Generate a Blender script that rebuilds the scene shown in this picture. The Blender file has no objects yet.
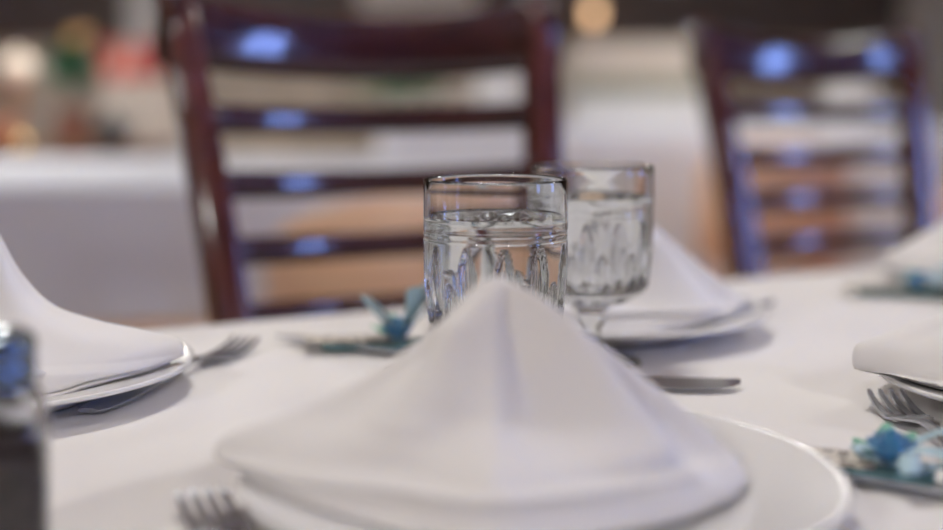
import bpy, bmesh, math, random
from mathutils import Vector, Matrix, noise
PI = math.pi
rnd = random.Random(7)
scene = bpy.context.scene
COL = scene.collection

# ------------------------------------------------------------------ camera
FPX = 1310.0                       # focal length in pixels of the 943x530 frame
HORIZON = 95.0                    # pixel row of the horizon
CZ = 0.926                         # camera height
PITCH = math.atan((265.0 - HORIZON) / FPX)
cam_d = bpy.data.cameras.new('camera')
cam = bpy.data.objects.new('camera', cam_d)
COL.objects.link(cam)
cam_d.sensor_width = 36.0
cam_d.lens = FPX * 36.0 / 943.0
cam.location = (0, 0, CZ)
cam.rotation_euler = (PI / 2 - PITCH, 0, 0)
cam_d.clip_start = 0.02
cam_d.dof.use_dof = True
cam_d.dof.focus_distance = 0.70
cam_d.dof.aperture_fstop = 2.1
scene.camera = cam

# ------------------------------------------------------------------ world, exposure
vs = scene.view_settings
vs.view_transform = 'Standard'
vs.look = 'None'
vs.gamma = 1.0
vs.use_curve_mapping = False
vs.exposure = -0.18
world = bpy.data.worlds.new('sky')
scene.world = world
world.use_nodes = True
bg = world.node_tree.nodes['Background']
bg.inputs[0].default_value = (0.24, 0.38, 1.0, 1)
bg.inputs[1].default_value = 28.0
scene.cycles.max_bounces = 14
scene.cycles.transmission_bounces = 14
scene.cycles.glossy_bounces = 6
scene.cycles.diffuse_bounces = 5
scene.cycles.sample_clamp_indirect = 6.0
scene.cycles.use_denoising = True


def P(px, py, z):
    """pixel -> the point of the horizontal plane z that it looks at"""
    c, s = math.cos(PITCH), math.sin(PITCH)
    a, b = (px - 471.5) / FPX, (265.0 - py) / FPX
    d = Vector((a, c + b * s, -s + b * c))
    t = (z - CZ) / d.z
    return Vector((0, 0, CZ)) + d * t


# ------------------------------------------------------------------ helpers
def tag(o, label=None, cat=None, group=None, kind=None):
    if label: o['label'] = label
    if cat: o['category'] = cat
    if group: o['group'] = group
    if kind: o['kind'] = kind
    return o


def root(name, loc=(0, 0, 0), rz=0.0, label=None, cat=None, group=None):
    o = bpy.data.objects.new(name, None)
    COL.objects.link(o)
    o.location = loc
    o.rotation_euler = (0, 0, rz)
    o.empty_display_size = 0.05
    return tag(o, label, cat, group)


def obj(name, bm, m, parent=None, smooth=True, recalc=True):
    if recalc:
        bmesh.ops.recalc_face_normals(bm, faces=bm.faces[:])
    me = bpy.data.meshes.new(name)
    bm.to_mesh(me)
    bm.free()
    if smooth:
        for p in me.polygons: p.use_smooth = True
    if smooth == 'auto':
        try: me.set_sharp_from_angle(angle=math.radians(35))
        except Exception: pass
    me.materials.append(m)
    o = bpy.data.objects.new(name, me)
    COL.objects.link(o)
    if parent: o.parent = parent
    return o


def copy_tree(o, parent=None):
    c = o.copy()
    COL.objects.link(c)
    c.parent = parent
    for ch in list(o.children): copy_tree(ch, c)
    return c


def box(bm, x0, x1, y0, y1, z0, z1, bev=0.0, seg=2, mat=None):
    b = bmesh.new()
    bmesh.ops.create_cube(b, size=1.0)
    for v in b.verts:
        v.co = Vector((x0 + (v.co.x + .5) * (x1 - x0), y0 + (v.co.y + .5) * (y1 - y0), z0 + (v.co.z + .5) * (z1 - z0)))
    if bev > 0:
        bmesh.ops.bevel(b, geom=b.edges[:], offset=bev, segments=seg, affect='EDGES', profile=0.6)
    if mat is not None: bmesh.ops.transform(b, matrix=mat, verts=b.verts[:])
    me = bpy.data.meshes.new('t'); b.to_mesh(me); b.free()
    bm.from_mesh(me); bpy.data.meshes.remove(me)
    return bm


def NB(): return bmesh.new()


def lathe(bm, prof, n=64, rfun=None, closed=False):
    """revolve (r, z) points; rfun(r, z, phi) may change the radius"""
    rings = []
    for (r, z) in prof:
        if r < 1e-6:
            rings.append([bm.verts.new((0, 0, z))])
        else:
            ring = []
            for k in range(n):
                a = 2 * PI * k / n
                rr = rfun(r, z, a) if rfun else r
                ring.append(bm.verts.new((rr * math.cos(a), rr * math.sin(a), z)))
            rings.append(ring)
    m = len(rings)
    for i in range(m if closed else m - 1):
        A, B = rings[i], rings[(i + 1) % m]
        for k in range(n):
            k2 = (k + 1) % n
            if len(A) == 1 and len(B) == 1: continue
            if len(A) == 1: bm.faces.new((A[0], B[k], B[k2]))
            elif len(B) == 1: bm.faces.new((A[k], A[k2], B[0]))
            else: bm.faces.new((A[k], A[k2], B[k2], B[k]))
    return bm


def loft(bm, rings, caps=True, closed=True):
    """rings: lists of points, same length"""
    R = [[bm.verts.new(p) for p in r] for r in rings]
    n = len(R[0])
    for i in range(len(R) - 1):
        for k in range(n if closed else n - 1):
            k2 = (k + 1) % n
            bm.faces.new((R[i][k], R[i][k2], R[i + 1][k2], R[i + 1][k]))
    if caps and closed:
        bm.faces.new(R[0]); bm.faces.new(R[-1][::-1])
    return bm


def sweep(bm, path, sect, up=Vector((0, 0, 1)), caps=True):
    """sweep a section along a path; sect(i, t) -> list of (side, up) offsets"""
    rings = []
    n = len(path)
    for i, p in enumerate(path):
        p = Vector(p)
        a = Vector(path[max(0, i - 1)]); b = Vector(path[min(n - 1, i + 1)])
        t = (b - a).normalized()
        s = t.cross(up)
        if s.length < 1e-5: s = Vector((1, 0, 0))
        s.normalize()
        u = s.cross(t).normalized()
        rings.append([p + s * x + u * y for (x, y) in sect(i, i / (n - 1))])
    return loft(bm, rings, caps)


def rsec(w, h, r=None, k=3):
    """rounded rectangle section"""
    r = min(w, h) * 0.35 if r is None else r
    pts = []
    for (cx, cy, a0) in ((w / 2 - r, h / 2 - r, 0), (-w / 2 + r, h / 2 - r, 90), (-w / 2 + r, -h / 2 + r, 180), (w / 2 - r, -h / 2 + r, 270)):
        for j in range(k + 1):
            a = math.radians(a0 + 90 * j / k)
            pts.append((cx + r * math.cos(a), cy + r * math.sin(a)))
    return pts


def esec(w, h, k=24, e=.75):
    """swelling slat section, fuller than an ellipse"""
    f = lambda c: math.copysign(abs(c) ** e, c)
    return [(w / 2 * f(math.cos(2 * PI * j / k)), h / 2 * f(math.sin(2 * PI * j / k))) for j in range(k)]


def circ(r, k=10): return [(r * math.cos(2 * PI * j / k), r * math.sin(2 * PI * j / k)) for j in range(k)]


def tube(bm, path, r, k=10, up=Vector((0, 0, 1))):
    f = r if callable(r) else (lambda t: r)
    return sweep(bm, path, lambda i, t: circ(f(t), k), up)


def lerp_tab(tab, x):
    """piecewise smooth table look-up, tab sorted by first value"""
    if x <= tab[0][0]: return tab[0][1]
    for i in range(len(tab) - 1):
        x0, y0 = tab[i]; x1, y1 = tab[i + 1]
        if x <= x1:
            t = (x - x0) / (x1 - x0)
            ym = tab[i - 1][1] if i > 0 else y0 - (y1 - y0)
            xm = tab[i - 1][0] if i > 0 else x0 - (x1 - x0)
            yp = tab[i + 2][1] if i + 2 < len(tab) else y1 + (y1 - y0)
            xp = tab[i + 2][0] if i + 2 < len(tab) else x1 + (x1 - x0)
            m0 = (y1 - ym) / (x1 - xm) * (x1 - x0); m1 = (yp - y0) / (xp - x0) * (x1 - x0)
            t2, t3 = t * t, t * t * t
            return (2 * t3 - 3 * t2 + 1) * y0 + (t3 - 2 * t2 + t) * m0 + (-2 * t3 + 3 * t2) * y1 + (t3 - t2) * m1
    return tab[-1][1]


# ------------------------------------------------------------------ materials
def mat(name, col, rough=0.5, metal=0.0, **kw):
    m = bpy.data.materials.new(name)
    m.use_nodes = True
    b = m.node_tree.nodes['Principled BSDF']
    b.inputs['Base Color'].default_value = (*col, 1)
    b.inputs['Roughness'].default_value = rough
    b.inputs['Metallic'].default_value = metal
    for k, v in kw.items(): b.inputs[k].default_value = v
    return m


def nd(m, t, **kw):
    n = m.node_tree.nodes.new(t)
    for k, v in kw.items():
        if k in n.inputs: n.inputs[k].default_value = v
        else: setattr(n, k, v)
    return n


def lk(m, a, b): m.node_tree.links.new(a, b)


def bumped(m, scale, strength, dist=0.001, kind='noise', detail=3.0):
    b = m.node_tree.nodes['Principled BSDF']
    tc = nd(m, 'ShaderNodeTexCoord')
    if kind == 'weave':
        mx = nd(m, 'ShaderNodeMath', operation='ADD')
        for ax, i in (('X', 0), ('Y', 1)):
            w = nd(m, 'ShaderNodeTexWave', wave_type='BANDS', bands_direction=ax)
            w.inputs['Scale'].default_value = scale
            w.inputs['Distortion'].default_value = 0.6
            lk(m, tc.outputs['Object'], w.inputs['Vector'])
            lk(m, w.outputs['Fac'], mx.inputs[i])
        out = mx.outputs[0]
    else:
        n = nd(m, 'ShaderNodeTexNoise')
        n.inputs['Scale'].default_value = scale
        n.inputs['Detail'].default_value = detail
        lk(m, tc.outputs['Object'], n.inputs['Vector'])
        out = n.outputs['Fac']
    bp = nd(m, 'ShaderNodeBump')
    bp.inputs['Strength'].default_value = strength
    bp.inputs['Distance'].default_value = dist
    lk(m, out, bp.inputs['Height'])
    lk(m, bp.outputs['Normal'], b.inputs['Normal'])
    return m


def varied(m, c1, c2, scale, stretch=(1, 1, 1), detail=4.0, lo=0.35, hi=0.65):
    """two-tone colour variation by noise"""
    b = m.node_tree.nodes['Principled BSDF']
    tc = nd(m, 'ShaderNodeTexCoord')
    mp = nd(m, 'ShaderNodeMapping')
    mp.inputs['Scale'].default_value = stretch
    n = nd(m, 'ShaderNodeTexNoise')
    n.inputs['Scale'].default_value = scale
    n.inputs['Detail'].default_value = detail
    r = nd(m, 'ShaderNodeValToRGB')
    r.color_ramp.elements[0].position = lo; r.color_ramp.elements[0].color = (*c1, 1)
    r.color_ramp.elements[1].position = hi; r.color_ramp.elements[1].color = (*c2, 1)
    lk(m, tc.outputs['Object'], mp.inputs['Vector']); lk(m, mp.outputs[0], n.inputs['Vector'])
    lk(m, n.outputs['Fac'], r.inputs[0]); lk(m, r.outputs[0], b.inputs['Base Color'])
    return m


M = {}
M['cloth'] = bumped(mat('white tablecloth linen', (0.80, 0.772, 0.768), 0.85, **{'Sheen Weight': 0.15}), 900, 0.12, 0.0004, 'weave')
M['lilac'] = bumped(mat('white tablecloth linen tinted with cool shade', (0.72, 0.745, 0.83), 0.85), 900, 0.12, 0.0004, 'weave')  # white cloth; cool daylight in its shade is put into the base colour
M['napkin'] = bumped(mat('white napkin linen', (0.80, 0.775, 0.775), 0.9, **{'Sheen Weight': 0.2}), 1100, 0.12, 0.0003, 'weave')
M['china'] = mat('glazed white china', (0.78, 0.77, 0.775), 0.22, **{'Coat Weight': 0.0})
M['steel'] = bumped(mat('polished steel', (0.46, 0.48, 0.52), 0.18, 1.0), 60, 0.05, 0.0003)
M['glass'] = mat('clear glass', (0.97, 0.985, 0.985), 0.0, **{'Transmission Weight': 1.0, 'IOR': 1.5})
M['water'] = mat('water', (0.99, 0.995, 1.0), 0.0, **{'Transmission Weight': 1.0, 'IOR': 1.333})
M['mahogany'] = varied(mat('varnished mahogany', (0.08, 0.02, 0.015), 0.35, **{'Coat Weight': 1.0, 'Coat IOR': 1.6, 'Coat Roughness': 0.09, 'Specular IOR Level': 0.15}), (0.045, 0.010, 0.008), (0.105, 0.025, 0.017), 6, (14, 14, 1.2))
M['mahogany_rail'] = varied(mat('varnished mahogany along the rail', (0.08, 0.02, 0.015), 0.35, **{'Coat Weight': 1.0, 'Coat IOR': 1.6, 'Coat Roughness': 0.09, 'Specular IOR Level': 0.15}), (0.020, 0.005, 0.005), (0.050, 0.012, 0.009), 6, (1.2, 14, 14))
M['leather'] = bumped(mat('dark seat leather', (0.03, 0.02, 0.02), 0.45), 300, 0.2, 0.0005)
M['honey'] = varied(mat('honey coloured wood', (0.6, 0.28, 0.12), 0.45), (0.93, 0.60, 0.40), (0.96, 0.70, 0.50), 5, (1, 1, 8))
M['brownwood'] = varied(mat('brown sideboard wood', (0.2, 0.1, 0.06), 0.45), (0.16, 0.085, 0.05), (0.26, 0.14, 0.08), 6, (1, 10, 10))
M['iron'] = mat('dark metal', (0.05, 0.05, 0.055), 0.4, 0.8)
M['darkchrome'] = mat('dark chrome', (0.16, 0.19, 0.22), 0.2, 1.0)
M['brass'] = mat('brass', (0.7, 0.5, 0.25), 0.3, 1.0)


def plank_mat():
    m = mat('orange wood floor', (0.5, 0.25, 0.1), 0.4)
    b = m.node_tree.nodes['Principled BSDF']
    tc = nd(m, 'ShaderNodeTexCoord')
    br = nd(m, 'ShaderNodeTexBrick')
    br.inputs['Color1'].default_value = (0.42, 0.24, 0.13, 1)
    br.inputs['Color2'].default_value = (0.50, 0.29, 0.17, 1)
    br.inputs['Mortar'].default_value = (0.15, 0.07, 0.03, 1)
    br.inputs['Scale'].default_value = 1.0
    br.inputs['Mortar Size'].default_value = 0.004
    br.inputs['Brick Width'].default_value = 1.2
    br.inputs['Row Height'].default_value = 0.12
    lk(m, tc.outputs['Object'], br.inputs['Vector']); lk(m, br.outputs['Color'], b.inputs['Base Color'])
    return m


M['floor'] = plank_mat()
M['plaster'] = bumped(mat('warm brown plaster', (0.17, 0.13, 0.115), 0.9), 30, 0.2, 0.003)
M['ceiling'] = mat('white ceiling paint', (0.75, 0.73, 0.72), 0.9)
M['darkpanel'] = varied(mat('dark taupe panelling', (0.1, 0.08, 0.08), 0.6), (0.085, 0.065, 0.062), (0.13, 0.10, 0.095), 3, (1, 1, 6))
M['beige'] = varied(mat('beige stone facing', (0.55, 0.48, 0.4), 0.8), (0.42, 0.37, 0.31), (0.66, 0.59, 0.51), 3.2, (1, 1, 1), 3.0)
M['greypaint'] = mat('pale grey paint', (0.55, 0.54, 0.54), 0.8)
M['winframe'] = mat('painted window frame', (0.5, 0.48, 0.46), 0.5)
M['pane'] = mat('window glass', (1, 1, 1), 0.0, **{'Transmission Weight': 1.0, 'IOR': 1.0})

# ------------------------------------------------------------------ the room
RX0, RX1, RY0, RY1, RH = -4.2, 3.6, -3.4, 7.2, 2.9


def struct(name, bm, m, parent=None, smooth=False):
    o = obj(name, bm, m, parent, smooth)
    if parent is None: o['kind'] = 'structure'
    return o


struct('floor', box(NB(), RX0 - .15, RX1 + .15, RY0 - .15, RY1 + .15, -0.12, 0), M['floor'])
struct('ceiling', box(NB(), RX0 - .15, RX1 + .15, RY0 - .15, RY1 + .15, RH, RH + 0.12), M['ceiling'])
struct('wall_back', box(NB(), RX0 - .15, RX1 + .15, RY1, RY1 + .15, 0, RH), M['darkpanel'])
struct('wall_left', box(NB(), RX0 - .15, RX0, RY0, RY1, 0, RH), M['plaster'])
struct('wall_front', box(NB(), RX0 - .15, RX1 + .15, RY0 - .15, RY0, 0, RH), M['plaster'])
# right wall with three window openings
WIN = [(-0.92, -0.42), (1.08, 1.58)]
WZ0, WZ1 = 0.75, 2.05
bm = NB()
ys = [RY0] + [y for w in WIN for y in w] + [RY1]
for i in range(0, len(ys), 2): box(bm, RX1, RX1 + .15, ys[i], ys[i + 1], 0, RH)
for (a, b_) in WIN:
    box(bm, RX1, RX1 + .15, a, b_, 0, WZ0); box(bm, RX1, RX1 + .15, a, b_, WZ1, RH)
struct('wall_right', bm, M['plaster'])
for i, (a, b_) in enumerate(WIN):
    bm = NB()
    for (y0, y1, z0, z1) in ((a, a + .05, WZ0, WZ1), (b_ - .05, b_, WZ0, WZ1), (a + .05, b_ - .05, WZ0, WZ0 + .05), (a + .05, b_ - .05, WZ1 - .05, WZ1)):
        box(bm, RX1 + .03, RX1 + .09, y0, y1, z0, z1)
    w = struct('window_%d' % (i + 1), bm, M['winframe'])
    mid = (a + b_) / 2
    obj('mullion', box(NB(), RX1 + .04, RX1 + .08, mid - .02, mid + .02, WZ0 + .05, WZ1 - .05), M['winframe'], w, False)
    for (y0, y1) in ((a + .05, mid - .02), (mid + .02, b_ - .05)):
        obj('pane', box(NB(), RX1 + .057, RX1 + .063, y0, y1, WZ0 + .05, WZ1 - .05), M['pane'], w, False)
    obj('window_sill', box(NB(), RX1 - .08, RX1 + .03, a - .04, b_ + .04, WZ0 - .03, WZ0, .004), M['winframe'], w, False)
    ld = bpy.data.lights.new('daylight_portal', 'AREA')
    ld.shape = 'RECTANGLE'; ld.size = WZ1 - WZ0; ld.size_y = b_ - a
    ld.cycles.is_portal = True
    lo = bpy.data.objects.new('daylight_portal', ld)
    COL.objects.link(lo)
    lo.location = (RX1 + .14, mid, (WZ0 + WZ1) / 2)
    lo.rotation_euler = (0, PI / 2, 0)
# stone wainscot along the far wall and a pale grey column
bm = box(NB(), RX0, RX1, RY1 - .06, RY1, 0, 1.20, .004)
struct('trim_1', bm, M['beige'])
struct('trim_2', box(NB(), RX0, RX1, RY1 - .09, RY1, 1.20, 1.225, .004), M['brownwood'])
struct('trim_3', box(NB(), 2.28, 2.62, RY1 - .40, RY1 - .09, 0, RH, .01), M['greypaint'])
struct('trim_4', box(NB(), -1.80, -1.62, RY1 - .30, RY1 - .09, 0, RH, .01), M['greypaint'])

# ------------------------------------------------------------------ lamps
def pendant(x, y, z, power, col, label, r=0.16):
    t = root('pendant_lamp', (x, y, z), 0, label, 'lamp', 'pendant lamps above the tables')
    prof = [(r, 0), (r * .98, .03), (r * .85, .075), (r * .55, .115), (r * .25, .135), (.02, .15), (.02, .146), (r * .24, .130), (r * .53, .110), (r * .82, .071), (r * .95, .028), (r * .97, 0)]
    obj('shade', lathe(NB(), prof, 40, closed=True), M['iron'], t)
    obj('socket', lathe(NB(), [(0, .19), (.018, .188), (.022, .15), (.022, .075), (0, .075)], 20), M['brass'], t)
    bulb = mat('lit bulb', (1, 1, 1), 0.5, **{'Emission Strength': 12.0})
    bulb.node_tree.nodes['Principled BSDF'].inputs['Emission Color'].default_value = (*col, 1)
    obj('bulb', lathe(NB(), [(0, .02), (.02, .024), (.03, .04), (.03, .055), (.016, .075), (0, .08)], 20), bulb, t)
    obj('cord', tube(NB(), [(0, 0, .185), (0, 0, RH - z)], .004, 8, Vector((1, 0, 0))), M['iron'], t)
    ld = bpy.data.lights.new('pendant_light', 'AREA')
    ld.shape = 'DISK'; ld.size = r * 1.7; ld.energy = power; ld.color = col
    lo = bpy.data.objects.new('pendant_light', ld)
    COL.objects.link(lo); lo.parent = t
    lo.location = (0, 0, .012)
    return t


WARM = (1.0, 0.975, 0.915)
pendant(-0.10, 1.02, 1.95, 9.0, WARM, 'dark metal dome pendant lamp above the near table')
pendant(1.35, 1.75, 1.95, 9, WARM, 'dark metal dome pendant lamp above the far end of the near table')
pendant(-1.7, 3.3, 2.05, 18, WARM, 'dark metal dome pendant lamp above the background banquet table')
pendant(1.1, 4.6, 2.05, 23, WARM, 'dark metal dome pendant lamp in front of the covered buffet')
pendant(-1.5, 5.0, 2.15, 40, WARM, 'dark metal dome pendant lamp above the sideboard')

pendant(-1.3, -1.3, 1.95, 36, WARM, 'dark metal dome pendant lamp added behind the viewer as front fill, left')  # this and the next lamp are unseen, added as fill for camera-facing sides
pendant(0.9, -1.7, 1.95, 36, WARM, 'dark metal dome pendant lamp added behind the viewer as front fill, right')

# ------------------------------------------------------------------ near table with cloth
AX = math.radians(29)
UV = Vector((math.cos(AX), math.sin(AX), 0)); NV = Vector((-math.sin(AX), math.cos(AX), 0))
TZ = 0.75
U0, U1, N0, N1 = -0.70, 2.05, 0.270, 0.966
tc_loc = UV * ((U0 + U1) / 2) + NV * ((N0 + N1) / 2)
HL, HW = (U1 - U0) / 2, (N1 - N0) / 2


def table(name, loc, rz, hl, hw, h, label, m):
    t = root(name, loc, rz, label, 'table')
    obj('table_top', box(NB(), -hl + .006, hl - .006, -hw + .006, hw - .006, h - .034, h - .004, .004), m, t, 'auto')
    obj('apron', box(NB(), -hl + .07, hl - .07, -hw + .07, hw - .07, h - .11, h - .034), m, t, False)
    for sx in (-1, 1):
        for sy in (-1, 1):
            x, y = sx * (hl - .1), sy * (hw - .1)
            bm = NB()
            sweep(bm, [(x, y, 0), (x, y, h * .5), (x, y, h - .034)], lambda i, t_: rsec(.045 + .02 * t_, .045 + .02 * t_, .006), Vector((1, 0, 0)))
            obj('leg', bm, m, t, 'auto')
    return t


def cloth(name, loc, rz, hl, hw, h, drop, label, folds=0.012, step=0.03, group=None, wrinkle=0.0006, seed=0.0, m='cloth'):
    """table cloth: top grid, rolled edge, hanging skirt with soft folds"""
    bm = NB()
    nx, ny = max(8, int(2 * hl / step)), max(8, int(2 * hw / step))
    sd = Vector((seed, seed * 2, 0))
    def zt(x, y):
        e = min(hl - abs(x), hw - abs(y))
        f = min(1, max(0, e / .05))
        w = noise.noise(Vector((x * 7, y * 9, 0)) + sd) + .5 * noise.noise(Vector((x * 16, y * 12, 3)) + sd)
        return h + .0006 + wrinkle * f * (w + .9)
    G = [[bm.verts.new((-hl + 2 * hl * i / nx, -hw + 2 * hw * j / ny, zt(-hl + 2 * hl * i / nx, -hw + 2 * hw * j / ny))) for j in range(ny + 1)] for i in range(nx + 1)]
    for i in range(nx):
        for j in range(ny):
            bm.faces.new((G[i][j], G[i + 1][j], G[i + 1][j + 1], G[i][j + 1]))
    ring = [G[i][0] for i in range(nx + 1)] + [G[nx][j] for j in range(1, ny + 1)] + [G[i][ny] for i in range(nx - 1, -1, -1)] + [G[0][j] for j in range(ny - 1, 0, -1)]
    prev = ring
    n = len(ring)
    base = [v.co.copy() for v in ring]
    steps = [(.003, -.001), (.006, -.006)] + [(.007, -.006 - (drop - .006) * k / 8) for k in range(1, 9)]
    for (o, dz) in steps:
        cur = []
        for k in range(n):
            p = base[k]
            d = Vector((0, 0, 0))
            if abs(abs(p.x) - hl) < 1e-4: d.x = math.copysign(1, p.x)
            if abs(abs(p.y) - hw) < 1e-4: d.y = math.copysign(1, p.y)
            f = max(0, -dz - .02) / drop
            s = k * step
            wob = folds * f * (1.0 + math.sin(s * 11 + seed) + .6 * math.sin(s * 23 + 1.3 + seed))
            if abs(d.x) > 0 and abs(d.y) > 0: wob += .03 * f
            q = p + d * (o + wob)
            q.z = h + .0006 + dz
            cur.append(bm.verts.new(q))
        for k in range(n):
            k2 = (k + 1) % n
            bm.faces.new((prev[k], cur[k], cur[k2], prev[k2]))
        prev = cur
    o = obj(name, bm, M[m], None, True)
    o.location = loc; o.rotation_euler = (0, 0, rz)
    return tag(o, label, 'tablecloth', group)


table('dining_table', (tc_loc.x, tc_loc.y, 0), AX, HL, HW, TZ - .001, 'long narrow dining table under the near white cloth', M['brownwood'])
cloth('tablecloth', (tc_loc.x, tc_loc.y, 0), AX, HL, HW, TZ, .26, 'white cloth on the near table under the plates and goblets', .010, .02)
ZT = TZ + .0022          # resting height of things on the near cloth

# ------------------------------------------------------------------ plates
PR = 0.125
prof = [(0, .0045), (.045, .0045), (.070, .0055), (.080, .0075), (.086, .0105), (.095, .0128), (.110, .0152), (.1225, .0174), (.1250, .0180), (.1262, .0170), (.1250, .0152), (.1100, .0122), (.0950, .0094), (.0860, .0062), (.0800, .0025), (.0770, .0), (.0740, .0), (.0730, .0022), (.060, .0026), (0, .0026)]
PTOP = [(r_, z_) for (r_, z_) in prof[:9]]
plate_bm = lathe(NB(), prof, 96)
plate0 = obj('dinner_plate', plate_bm, M['china'])
PG = 'white dinner plates on the near table'
plates = {}


def put_plate(key, x, y, label):
    o = plate0 if not plates else plate0.copy()
    if plates: COL.objects.link(o)
    o.location = (x, y, ZT)
    tag(o, label, 'plate', PG)
    plates[key] = o
    return o


put_plate('front', 0.030, 0.537, 'white china plate in the centre foreground under the nearest napkin')
put_plate('left', -0.292, 0.757, 'white china plate at the left edge behind the pepper shaker')
put_plate('back', 0.092, 0.967, 'white china plate behind the two goblets')
put_plate('right', 0.357, 0.725, 'white china plate cut off at the right edge beside the upturned fork')
put_plate('far', 0.497, 1.178, 'farthest white china plate, in front of the right-hand chair')

# ------------------------------------------------------------------ napkins
def napkin(loc, h, XL, XR, YF, YB, label, folds=(), rz=0.0, ex=1.5, seed=0.0, apex=0.003, under=None, scale=0.01, flap=None):
    """soft pyramid lofted from levels; XL, XR, YF, YB: tables of (height cm, reach cm)"""
    t = root('napkin', loc, rz, label, 'napkin', 'napkins folded into pyramids')
    K, L = 120, 60
    pc = min(plates.values(), key=lambda o: (o.location.xy - Vector(loc[:2])).length).location
    def rest(x, y):
        rr = math.hypot(x + loc[0] - pc.x, y + loc[1] - pc.y)
        return pc.z + lerp_tab(PTOP, min(rr, .125)) + .0042 - loc[2]
    top = h
    rings = []
    for i in range(L):
        s = i / (L - 1)
        z = top * (1 - s) ** 1.0
        xl, xr, yf, yb = (lerp_tab(T, z) for T in (XL, XR, YF, YB))
        ring = []
        tt = 1 - z / top
        for k in range(K):
            a = 2 * PI * k / K
            ca, sa = math.cos(a), math.sin(a)
            e = 1.0 + (ex - 1.0) * min(1, 1.5 * tt) * (0.35 if z < 1.2 else 1)
            x = math.copysign(abs(ca) ** e, ca) * (xr if ca > 0 else xl)
            y = math.copysign(abs(sa) ** e, sa) * (yb if sa > 0 else yf)
            d = 0.0
            for (fa, fw, amp, t0, t1) in folds:
                da = (math.degrees(a) - fa + 180) % 360 - 180
                env = max(0.0, min(1, (tt - t0) / .15)) * max(0.0, min(1, (t1 - tt) / .15))
                d += amp * math.exp(-(da / fw) ** 2) * env
            r = math.hypot(x, y) + 1e-6
            w = .10 * noise.noise(Vector((x * .35 + seed, y * .35, z * .3))) * min(1, tt * 3)
            x += (d + w) * x / r; y += (d + w) * y / r
            ring.append((x * scale, y * scale, max(z * scale, rest(x * scale, y * scale))))
        rings.append(ring)
    if flap:
        (a0, a1, zl, off) = flap
        k0, k1 = int(a0 * K / 360), int(a1 * K / 360)
        bm = NB()
        grid = []
        for i in range(1, L):
            if rings[i][0] is None or top * (1 - i / (L - 1)) < zl: break
            row = []
            for k in range(k0, k1 + 1):
                x, y, z = rings[i][k % K]
                rr = math.hypot(x, y) + 1e-6
                g = off * min(1, i / 6) * (1.0 if k0 < k < k1 else .9)
                row.append(bm.verts.new((x + g * x / rr, y + g * y / rr, z + g * .6)))
            grid.append(row)
        for i in range(len(grid) - 1):
            for k in range(len(grid[0]) - 1):
                bm.faces.new((grid[i][k], grid[i + 1][k], grid[i + 1][k + 1], grid[i][k + 1]))
        fo = obj('front_flap', bm, M['napkin'], t, True, False)
        sm = fo.modifiers.new('thickness', 'SOLIDIFY'); sm.thickness = .0012; sm.offset = 0
    bm = NB()
    R = [[bm.verts.new(p) for p in r] for r in rings]
    for i in range(L - 1):
        for k in range(K):
            k2 = (k + 1) % K
            bm.faces.new((R[i][k], R[i + 1][k], R[i + 1][k2], R[i][k2]))
    av = bm.verts.new((0, 0, (top + .06) * scale))
    for k in range(K): bm.faces.new((av, R[0][k], R[0][(k + 1) % K]))
    bm.faces.new(R[-1])
    obj('upper_fold', bm, M['napkin'], t)
    if under:
        (xl, xr, yf, yb, z0, z1, lift) = under
        bm = NB()
        rr = []
        for (f, zz) in ((.90, 0), (.97, .1), (1.0, .35), (1.0, .65), (.97, .9), (.90, 1.0)):
            ring = []
            for k in range(K):
                a = 2 * PI * k / K
                ca, sa = math.cos(a), math.sin(a)
                x = math.copysign(abs(ca) ** 1.15, ca) * (xr if ca > 0 else xl) * f
                y = math.copysign(abs(sa) ** 1.15, sa) * (yb if sa > 0 else yf) * f
                q = max(0, -x / xl) ** 2
                lo_ = rest(x * scale, y * scale) - .0036
                ring.append((x * scale, y * scale, max((z0 + (z1 - z0) * zz + lift * q) * scale, lo_ + .0034 * zz)))
            rr.append(ring)
        loft(bm, rr)
        obj('under_fold', bm, M['napkin'], t)
    return t


ZP = ZT + .0050   # plate well
# nearest napkin
napkin((0.0105, 0.537, ZP + .0065), 8.75,
       [(0, 10.2), (.55, 10.9), (1.1, 11.6), (1.7, 11.3), (2.2, 10.4), (3.0, 8.0), (4.6, 4.9), (6.5, 2.35), (7.8, 1.05), (8.5, .60), (8.75, .32)],
       [(0, 10.5), (.6, 10.4), (1.8, 9.4), (4.0, 6.9), (6.1, 4.2), (7.6, 1.9), (8.5, .75), (8.75, .35)],
       [(0, 6.6), (.6, 6.3), (1.5, 5.2), (3.0, 3.6), (5, 2.0), (7, .9), (8.75, .15)],
       [(0, 6.0), (.6, 6.0), (1.5, 4.8), (3.0, 3.2), (5, 1.8), (7, .8), (8.75, .15)],
       'white napkin pyramid in the centre foreground on the nearest plate',
       folds=[(314, 11, .95, .02, .92), (292, 15, -1.0, .05, .80), (268, 20, .9, .62, 1.2), (236, 14, .9, .08, .80), (206, 12, -.5, .25, .95), (336, 10, -.55, .10, .95), (248, 10, -.4, .5, 1.0)],
       ex=1.55, under=(10.9, 10.0, 6.9, 5.6, -.35, .35, .75), flap=(150, 322, .9, .0022))
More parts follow.
